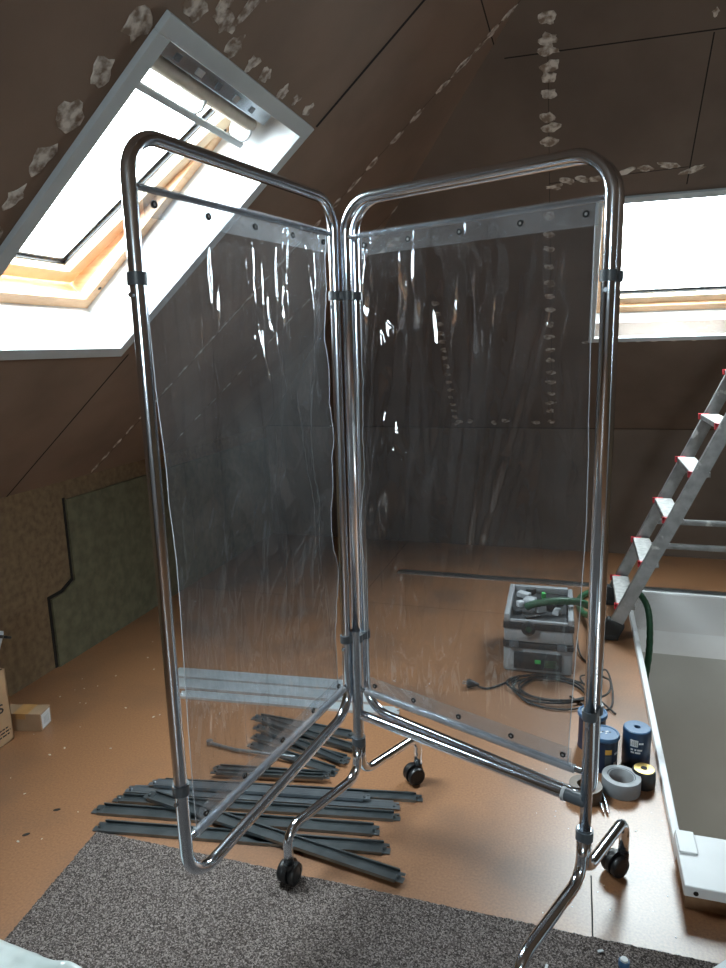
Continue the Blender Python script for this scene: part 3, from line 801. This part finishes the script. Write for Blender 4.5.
# hose: ribbed tube from the top of the extractor along the floor and into the stair opening
hp = smooth_path([(-.175, 2.99, .262), (-.14, 2.975, .285), (-.05, 2.99, .300), (.06, 3.06, .275), (.13, 3.20, .18), (.12, 3.42, .075), (.07, 3.60, .024), (.06, 3.80, .022), (.13, 3.935, .022), (.24, 3.965, .03), (.33, 3.93, .055), (.385, 3.84, .045), (.412, 3.72, -.01), (.405, 3.56, -.14), (.372, 3.42, -.30), (.352, 3.34, -.50), (.355, 3.30, -.8), (.36, 3.28, -1.7), (.38, 3.25, -2.45), (.46, 3.15, -2.575), (.70, 3.0, -2.58)], 14)
bm = bmesh.new(); n_ = len(hp)
tube(bm, hp, .0165, 14, rfun=lambda t_: 1 + .06 * math.sin(t_ * n_ * 1.9))
vac_part('suction_hose', bm, 'hose', smooth=True, label='dark green ribbed suction hose')
# mains cable in loops + plug
pts = []
for k in range(150):
    t_ = k / 149; a = t_ * 2 * PI * 4.3 + 2.6
    R_ = 1 + .16 * math.sin(a * .63 + 1); 
    pts.append(Vector((-.055 + (.150 * R_ * (1 + .12 * math.sin(k * .31))) * math.cos(a) + .035 * math.sin(t_ * 9), 2.728 + (.118 * R_) * math.sin(a) + .02 * math.cos(t_ * 7), .006 + .018 * abs(math.sin(a * .5 + t_ * 3)) * t_)))
lead = smooth_path([(-.352, 2.684, .010), (-.30, 2.690, .006), pts[0]], 8)
tail = smooth_path([pts[-1], (.08, 2.64, .03), (.16, 2.67, .05), (.175, 2.76, .06), (.15, 2.86, .03), (.11, 2.98, .01), (.06, 3.1, .012), (.045, 3.2, .05)], 10)
bm = bmesh.new(); tube(bm, lead + pts[1:] + tail[1:], .0042, 8)
cb = vac_part('power_cord', bm, 'cable', smooth='all', label='coiled black power cord')
bm = bmesh.new()
Rp = Matrix.Translation((-.376, 2.682, .020)) @ Matrix.Rotation(PI / 2 + .05, 4, 'Y')
lathe(bm, [(0, -.022), (.016, -.022), (.019, -.012), (.014, .004), (.008, .022), (.005, .03), (0, .03)], 18, 0, Rp)
for sg in (-1, 1): tube(bm, [Rp @ Vector((0, sg * .0095, -.04)), Rp @ Vector((0, sg * .0095, -.021))], .0024, 8, mat=1)
vac_part('plug', bm, ['black', 'alu'], cb, smooth=True, label='black two-pin plug')
bm = bmesh.new()
lp = smooth_path([(.02, 2.70, .006), (.10, 2.62, .006), (.17, 2.64, .006), (.185, 2.76, .02), (.165, 2.88, .05), (.12, 2.92, .006), (.06, 2.86, .016), (.10, 2.74, .016), (.19, 2.60, .006)], 10)
tube(bm, lp, .0038, 8)
vac_part('cord_loop', bm, 'cable', cb, smooth='all')

# ------------------------------------------------------------------ ladder
lad = thing('step_ladder', 'paint-spattered aluminium step ladder with red-edged treads beside the stair opening', 'ladder', (.21, 3.34, 0))
def lobj(name, bm, mats, parent=lad, **k):
    bmesh.ops.transform(bm, matrix=Matrix.Translation((-.21, -3.34, 0)), verts=bm.verts[:])
    return obj(name, bm, mats, parent, **k)
la = math.radians(66.5); LD = Vector((math.cos(la), 0, math.sin(la)))
def slanted(bm, base, y, l0, l1, wx, wy, bev=.003):
    Rm = Matrix.Translation((base[0], y, base[1])) @ Matrix.Rotation(PI / 2 - la, 4, 'Y')
    box(bm, (-wx / 2, -wy / 2, l0), (wx / 2, wy / 2, l1), bev, 0, Rm)
bx, bz = .212, .055
for y, nm in ((3.34, 'near'), (3.82, 'far')):
    yb = bx + (0.012 if y > 3.5 else 0)
    bm = bmesh.new(); slanted(bm, (yb, bz), y, .02, 2.25, .060, .022)
    # side flanges make a C profile
    slanted(bm, (yb, bz), y + (.008 if y > 3.5 else -.008), .03, 2.24, .058, .016, 0)
    rl = lobj('side_rail', bm, 'ladder', smooth=True)
    bm = bmesh.new(); slanted(bm, (yb - .008, bz - .012), y, -.035, .055, .088, .050, .008)
    box(bm, (yb - .055, y - .028, .0), (yb + .025, y + .028, .028), .006)
    lobj('rubber_foot', bm, 'rubber', rl, smooth=True)
for k in range(9):
    l = .125 + .239 * k
    cx, cz = bx + .006 + LD.x * l, bz + LD.z * l
    bm = bmesh.new(); box(bm, (cx - .045, 3.354, cz - .022), (cx + .040, 3.806, cz), .002)
    td = lobj('tread', bm, 'ladder')
    bm = bmesh.new(); box(bm, (cx - .043, 3.37, cz), (cx + .038, 3.79, cz + .0025), .001); lobj('tread_top', bm, 'tread', td, label='white worn tread surface')
    for yy in (3.353, 3.786):
        bm = bmesh.new(); box(bm, (cx - .054, yy, cz - .024), (cx - .004, yy + .018, cz + .004), .002)
        box(bm, (cx - .054, yy, cz - .008), (cx - .044, yy + .02, cz + .004), 0)
        lobj('tread_end', bm, 'red', td, label='red plastic tread end')
for zz, y in ((.470, 3.86), (.335, 3.86)):
    bm = bmesh.new(); box(bm, (.405 if zz > .4 else .350, y - .012, zz - .014), (1.70, y + .012, zz + .014), .003); lobj('brace', bm, 'ladder', smooth=True, label='horizontal aluminium brace')
top = bx + LD.x * 2.25, bz + LD.z * 2.25
for y in (3.38, 3.86):
    bm = bmesh.new()
    a = Vector((top[0] + .03, y, top[1])); b_ = Vector((1.80, y, 0.0)); dd = b_ - a
    Rm = Matrix.Translation(a) @ dd.to_track_quat('Z', 'Y').to_matrix().to_4x4()
    box(bm, (-.012, -.025, 0), (.012, .025, dd.length - .01), .003, 0, Rm)
    lobj('rear_leg', bm, 'ladder', smooth=True)

# ------------------------------------------------------------------ rolls and tins by the opening
def can(x, y, r, h, label, cat, kind):
    t = thing(kind, label, cat, (x, y, 0), None, math.radians(-12))
    return t
t = can(.238, 2.290, .0455, .138, 'dark blue plastic roll with a white barcode label, nearest the stair opening', 'bin bag roll', 'bag_roll')
bm = bmesh.new(); lathe(bm, [(0, 0), (.043, 0), (.0455, .004), (.0455, .128), (.044, .134), (.040, .1365), (.012, .137), (.010, .132), (.010, .10), (0, .10)], 40)
obj('roll_body', bm, 'blue', t, True)
bm = bmesh.new(); lathe(bm, [(.0105, .1375), (.041, .1375), (.044, .1345), (.0105, .134)], 40, closed=True); obj('roll_end', bm, 'bluelid', t, True, label='lighter blue rolled end')
def label_patch(bm, r, a0, a1, z0, z1, mat, n=8, off=.0006):
    vs = []
    for k in range(n + 1):
        a = a0 + (a1 - a0) * k / n
        vs.append((bm.verts.new(((r + off) * math.cos(a), (r + off) * math.sin(a), z0)), bm.verts.new(((r + off) * math.cos(a), (r + off) * math.sin(a), z1))))
    for k in range(n):
        f = bm.faces.new((vs[k][0], vs[k + 1][0], vs[k + 1][1], vs[k][1])); f.material_index = mat
bm = bmesh.new(); AF = -PI / 2 + .1
label_patch(bm, .0455, AF - .42, AF + .12, .088, .112, 0)
for k in range(11):
    a = AF - .40 + k * .046; label_patch(bm, .0455, a, a + .010 + .012 * (k % 3 == 0), .091, .1095, 1, 1, .0010)
for z0, segs in ((.098, ((.18, .30), (.33, .50))), (.074, ((-.38, -.20), (-.10, .02), (.08, .42))), (.064, ((-.36, -.12), (-.06, .30)))):
    for s0, s1 in segs: label_patch(bm, .0455, AF + s0, AF + s1, z0, z0 + .006, 0, 3)
obj('barcode_label', bm, ['label', 'ink'], t, label='white barcode label and print')

def tin(x, y, label, r=.043, h=.125, rot=0):
    t = thing('tin_can', label, 'can', (x, y, 0), None, rot)
    bm = bmesh.new(); lathe(bm, [(0, 0), (r - .004, 0), (r - .002, .002), (r - .004, .006), (r - .004, h - .016), (0, h - .016)], 40); obj('can_body', bm, 'navy', t, True)
    bm = bmesh.new(); lathe(bm, [(0, h - .016), (r - .002, h - .016), (r + .001, h - .012), (r + .001, h - .004), (r - .001, h), (r - .006, h), (r - .008, h - .003), (0, h - .003)], 40); ld = obj('can_lid', bm, 'bluelid', t, True, label='blue lid')
    bm = bmesh.new()
    for k, (dx, dy, s) in enumerate(((-.014, .004, .005), (-.004, .008, .004), (.008, .002, .006), (.016, -.004, .004), (.0, -.006, .004))):
        box(bm, (dx, dy, h - .003), (dx + s * 1.6, dy + s, h - .0022), 0, k % 2)
    obj('lid_print', bm, ['label', 'ink'], ld, label='small white and black print')
    bm = bmesh.new(); rr_ = r - .004; F = -PI / 2
    label_patch(bm, rr_, F - .5, F + .0, .070, .088, 1); label_patch(bm, rr_, F - .5, F + .0, .030, .066, 2)
    label_patch(bm, rr_, F + .25, F + .62, .066, .074, 0); label_patch(bm, rr_, F + .2, F + .5, .026, .040, 0, off=.0008)
    obj('can_label', bm, ['label', 'orange', 'greyplastic'], t, label='printed label with an orange patch')
    return t
tin(.132, 2.245, 'blue-lidded dark can standing just right of the screen post, behind the grey tape', .048, .128, .55)
tin(.096, 2.362, 'blue-lidded dark can mostly hidden behind the screen post', .050, .135, -.2)
t = thing('duct_tape_roll', 'big grey duct tape roll lying flat in front of the blue cans', 'tape', (.182, 2.128, 0))
bm = bmesh.new(); lathe(bm, [(.041, .001), (.059, .001), (.060, .003), (.060, .047), (.0585, .050), (.043, .050), (.041, .047)], 56, closed=True); obj('tape_wind', bm, 'tape', t, True)
bm = bmesh.new(); lathe(bm, [(.0430, .0502), (.0588, .0502), (.0588, .0506), (.0430, .0506)], 56, closed=True); lathe(bm, [(.0380, .001), (.0408, .001), (.0408, .0495), (.0380, .0495)], 56, closed=True); obj('tape_core', bm, 'tapecore', t, True, label='paler side and core of the roll')
t = thing('electrical_tape_stack', 'small black roll with a gold top between grey tape and stair opening', 'tape', (.253, 2.172, 0))
bm = bmesh.new(); lathe(bm, [(0, 0), (.034, 0), (.036, .004), (.037, .030), (.036, .052), (.033, .058), (0, .058)], 40); obj('roll_body', bm, 'black', t, True)
bm = bmesh.new(); lathe(bm, [(.010, .058), (.030, .058), (.031, .060), (.010, .0605)], 36, closed=True); obj('roll_top', bm, 'gold', t, True, label='gold printed top')
bm = bmesh.new(); lathe(bm, [(0, .058), (.010, .058), (.010, .062), (.006, .062), (0, .060)], 24); obj('roll_centre', bm, 'ink', t, True)
bm = bmesh.new(); lathe(bm, [(.026, .001), (.050, .001), (.051, .004), (.051, .042), (.050, .045), (.026, .045)], 48, mtx=Matrix.Translation((.072, 2.062, 0)), closed=True)
tag(obj('packing_tape_roll', bm, 'browntape', None, True), 'brown packing tape roll lying behind the screen post below the rod end', 'tape')
# two-pronged tool lying on the floor
t = thing('pliers', 'slim bright metal pliers on the floor in front of the tape', 'pliers', (.122, 2.035, 0))
bm = bmesh.new()
for s in (-1, 1):
    tube(bm, smooth_path([(-.018 + s * .003, .075, .010), (-.010 + s * .011, .045, .009), (.0 + s * .010, .0, .008), (.010 + s * .006, -.045, .007)], 8), .0052, 10, rfun=lambda q: 1 - .25 * q)
obj('handle', bm, 'chrome', t, True)
bm = bmesh.new(); tube(bm, [(-.018, .072, .010), (-.022, .115, .010)], .007, 12, rfun=lambda q: 1 - .6 * q); obj('jaw', bm, 'chrome_dull', t, True)

# ------------------------------------------------------------------ carton box at the left with its contents
t = thing('cardboard_box', 'open tan cardboard box with black print at the left edge', 'box', (-2.12, 1.69, 0))
bx0, bx1, by0, by1, bh = -.125, .130, -.20, .178, .286
bm = bmesh.new(); th = .004
for lo, hi in (((bx0, by0, 0), (bx1, by1, th)), ((bx0, by0, 0), (bx0 + th, by1, bh)), ((bx1 - th, by0, 0), (bx1, by1, bh)), ((bx0, by0, 0), (bx1, by0 + th, bh)), ((bx0, by1 - th, 0), (bx1, by1, bh))): box(bm, lo, hi)
obj('box_body', bm, 'card', t)
def text_on(parent, body, size, mtx, mat, name='lettering', ext=.0004, **k):
    c = bpy.data.curves.new(name, 'FONT'); c.body = body; c.size = size; c.extrude = ext; c.align_x = 'RIGHT'
    tmp = bpy.data.objects.new(name, c); C.objects.link(tmp)
    dg = bpy.context.evaluated_depsgraph_get(); me = bpy.data.meshes.new_from_object(tmp.evaluated_get(dg))
    bpy.data.objects.remove(tmp); me.transform(mtx); me.materials.clear(); me.materials.append(M[mat])
    o = bpy.data.objects.new(name, me); C.objects.link(o); o.parent = parent
    for a, b_ in k.items(): o[a] = b_
    return o
RT = lambda y, z: Matrix.Translation((bx1 + .0006, y, z)) @ Matrix(((0, 0, 1, 0), (1, 0, 0, 0), (0, 1, 0, 0), (0, 0, 0, 1)))
text_on(t, 's', .075, RT(.150, .128) @ Matrix.Shear('XY', 4, (.25, 0)), 'ink', label='black letter s ending the print')
bm = bmesh.new()
for z0, ya, yb in ((.058, .06, .160), (.045, .03, .166), (.032, .05, .160)):
    y = ya
    while y < yb:
        w_ = rnd.uniform(.008, .02); box(bm, (bx1, y, z0), (bx1 + .0006, min(y + w_, yb), z0 + .0055)); y += w_ + .004
obj('small_print', bm, 'ink', t, label='rows of small black print')
t = thing('film_roll', 'bluish white film roll with a black strap leaning in the cardboard box', 'roll', (-2.048, 1.674, .028))
t.rotation_euler = (math.radians(-27), 0, 0)
bm = bmesh.new(); lathe(bm, [(0, 0), (.046, 0), (.048, .01), (.050, .440), (.047, .450), (0, .450)], 36); obj('roll_body', bm, 'bluefilm', t, True)
bm = bmesh.new(); lathe(bm, [(.0505, .424), (.053, .424), (.053, .436), (.0505, .436)], 36, closed=True); box(bm, (.030, .030, .425), (.060, .052, .435), .002); obj('strap', bm, 'black', t, True, label='black strap')
t = thing('small_carton', 'small long carton with a white end label beside the cardboard box', 'box', (-1.921, 1.935, 0), None, math.radians(192))
# local +x runs away from the labelled end
bm = bmesh.new(); box(bm, (0, -.072, 0), (.20, 0, .072), .0015); obj('carton_body', bm, 'carton', t)
bm = bmesh.new(); box(bm, (.05, -.0725, .0715), (.11, .0006, .0726)); box(bm, (.06, -.0005, .050), (.10, .0008, .072)); obj('tape_strip', bm, 'tan', t, label='brown tape strip')
bm = bmesh.new(); box(bm, (-.0008, -.064, .008), (.001, -.006, .066), 0, 0)
for k in range(4): box(bm, (-.0014, -.052 + k * .009, .020), (.0, -.0475 + k * .009, .050), 0, 1)
obj('end_label', bm, ['label', 'palegrey'], t, label='white end label')

# ------------------------------------------------------------------ plastic bag, box corner, cap, crumbs
bm = bmesh.new(); NX, NY = 46, 40; g = []
for j in range(NY + 1):
    row = []
    for i in range(NX + 1):
        u, v = i / NX, j / NY
        x = -1.50 + u * .50; y = .82 + v * .295 - .045 * u * v
        e = min(u, 1 - u, v, 1 - v); h = .058 * min(1, e * 9) ** .5
        h *= 1 + .35 * noise.noise(Vector((u * 4, v * 3, 2))) + .12 * noise.noise(Vector((u * 14, v * 10, 5)))
        row.append(bm.verts.new((x + .006 * noise.noise(Vector((v * 7, 1, u))), y + .008 * noise.noise(Vector((u * 6, 4, 0))), .010 + max(h, 0))))
    g.append(row)
for j in range(NY):
    for i in range(NX): bm.faces.new((g[j][i], g[j][i + 1], g[j + 1][i + 1], g[j + 1][i]))
rim = [g[0][i] for i in range(NX + 1)] + [g[j][NX] for j in range(1, NY + 1)] + [g[NY][i] for i in range(NX - 1, -1, -1)] + [g[j][0] for j in range(NY - 1, 0, -1)]
bm.faces.new(rim)
tag(obj('plastic_bag', bm, 'bag', None, 'all'), 'crumpled whitish plastic bag lying on the rug at the bottom left corner', 'bag')
t = thing('polystyrene_block', 'pale bluish white block on the rug at the bottom right corner', 'block', (.300, 1.372, .010), None, math.radians(44))
bm = bmesh.new(); box(bm, (0, -.16, 0), (.20, 0, .095), .004); obj('block_body', bm, 'trimgrey', t, True)
t = thing('bottle_cap', 'small blue and white cap lying on the rug edge below the right castor', 'cap', (.150, 1.440, .010))
bm = bmesh.new(); lathe(bm, [(0, 0), (.012, 0), (.0125, .003), (.0125, .014), (.011, .016), (0, .016)], 24); obj('cap_body', bm, 'bluelid', t, True)
bm = bmesh.new(); lathe(bm, [(0, .016), (.0085, .016), (.008, .020), (0, .021)], 20); obj('cap_top', bm, 'label', t, True)

bm = bmesh.new()
cr = [(-1.484, 1.442), (-1.545, 1.413), (-1.462, 1.574), (-1.333, 1.144), (-1.932, 2.402), (-2.045, 2.179), (-2.025, 2.246), (-1.927, 2.157), (-1.90, 2.16), (-1.95, 2.30), (-1.80, 2.50)]
for k in range(60): cr.append((rnd.uniform(-2.1, -1.4), rnd.uniform(1.6, 3.4)) if k < 25 else (rnd.uniform(-.1, .3), rnd.uniform(1.55, 2.3)))
for x, y in cr:
    if x < -1.97 and y < 1.92: continue
    if -1.80 < x < -1.3 and y > 2.2: continue
    if x > -1.46 and x < -1.3: continue
    s = rnd.uniform(.001, .0042) if x < -.2 else rnd.uniform(.0008, .0018)
    r = bmesh.ops.create_icosphere(bm, subdivisions=1, radius=s, matrix=Matrix.Translation((x, y, s * .5)) @ Matrix.Rotation(rnd.random() * 3, 4, 'Z') @ Matrix.Diagonal((1.8, 1, .5, 1)))
tag(obj('plaster_crumbs', bm, 'crumb', None), 'white plaster crumbs scattered over the bare chipboard floor', 'debris')['kind'] = 'stuff'
for (x, y, a, l) in ((.100, 1.466, .5, .014), (.128, 1.395, -.6, .012), (-.02, 1.39, 1.4, .012)):
    bm = bmesh.new(); box(bm, (-l / 2, -.003, 0), (l / 2, .003, .003), .0008, 0, Matrix.Translation((x, y, .0105)) @ Matrix.Rotation(a, 4, 'Z'))
    tag(obj('paper_scrap', bm, 'label', None), 'tiny white scrap lying on the rug near its far edge', 'scrap', 'white scraps on the rug')
for x, y, a in ((-1.40, 1.50, 0), (-1.462, 1.372, 0)):
    pass
bm = bmesh.new()
for x, y, a in ((-1.535, 1.565, .5), (-1.545, 1.445, .8)):
    bmesh.ops.create_icosphere(bm, subdivisions=2, radius=.009, matrix=Matrix.Translation((x, y, .0012)) @ Matrix.Rotation(a, 4, 'Z') @ Matrix.Diagonal((1.3, .7, .15, 1)))
tag(obj('dark_chips', bm, 'ink', None), 'two dark chips of dirt on the chipboard left of the steel strips', 'debris')['kind'] = 'stuff'

# ------------------------------------------------------------------ light
sc = bpy.context.scene
w = bpy.data.worlds.new('sky'); sc.world = w; w.use_nodes = True
nt = w.node_tree; nt.nodes.clear()
bg = nt.nodes.new('ShaderNodeBackground'); bg.inputs[0].default_value = (.84, .93, 1.0, 1); bg.inputs[1].default_value = 52.0
wo = nt.nodes.new('ShaderNodeOutputWorld'); nt.links.new(bg.outputs[0], wo.inputs[0])

def portal(T, a0, a1, v0, v1, wdist, name):
    l = bpy.data.lights.new(name, 'AREA'); l.shape = 'RECTANGLE'; l.size = a1 - a0; l.size_y = v1 - v0
    l.cycles.is_portal = True
    o = bpy.data.objects.new(name, l); C.objects.link(o)
    ex, ey, ez = (T.to_3x3() @ Vector(v) for v in ((1, 0, 0), (0, 1, 0), (0, 0, 1)))
    # lamp shines along its -Z, which must point indoors
    R = Matrix((ex, ey, ex.cross(ey))).transposed()
    if R.col[2].dot(ez) < 0: R = Matrix((ex, -ey, -ex.cross(ey) * 1)).transposed()
    mm = R.to_4x4(); mm.translation = T @ Vector(((a0 + a1) / 2, (v0 + v1) / 2, wdist))
    o.matrix_world = mm
portal(TL, WL[0] - .1, WL[1] + .1, WL[2] - .1, WL[3] + .1, .36, 'sky_portal')
portal(TB, WB[0] - .1, WB[1] + .1, WB[2] - .1, WB[3] + .1, .36, 'sky_portal')
portal(TF, .45, 1.30, 1.4, 2.15, .14, 'sky_portal')
# unseen fill light added to brighten the stairwell below
l = bpy.data.lights.new('stairwell_fill', 'POINT'); l.energy = 14; l.shadow_soft_size = .15; l.color = (1, .97, .92)
o = bpy.data.objects.new('stairwell_fill', l); C.objects.link(o); o.location = (1.5, 2.9, -1.1)

vs = sc.view_settings
sc.display_settings.display_device = 'sRGB'
vs.view_transform = 'Standard'; vs.look = 'None'; vs.gamma = 1; vs.use_curve_mapping = False
vs.exposure = 0.05
sc.cycles.max_bounces = 10; sc.cycles.diffuse_bounces = 5; sc.cycles.glossy_bounces = 5; sc.cycles.transparent_max_bounces = 16
sc.cycles.sample_clamp_indirect = 6.0
sc.cycles.caustics_reflective = False
sc.cycles.use_denoising = True
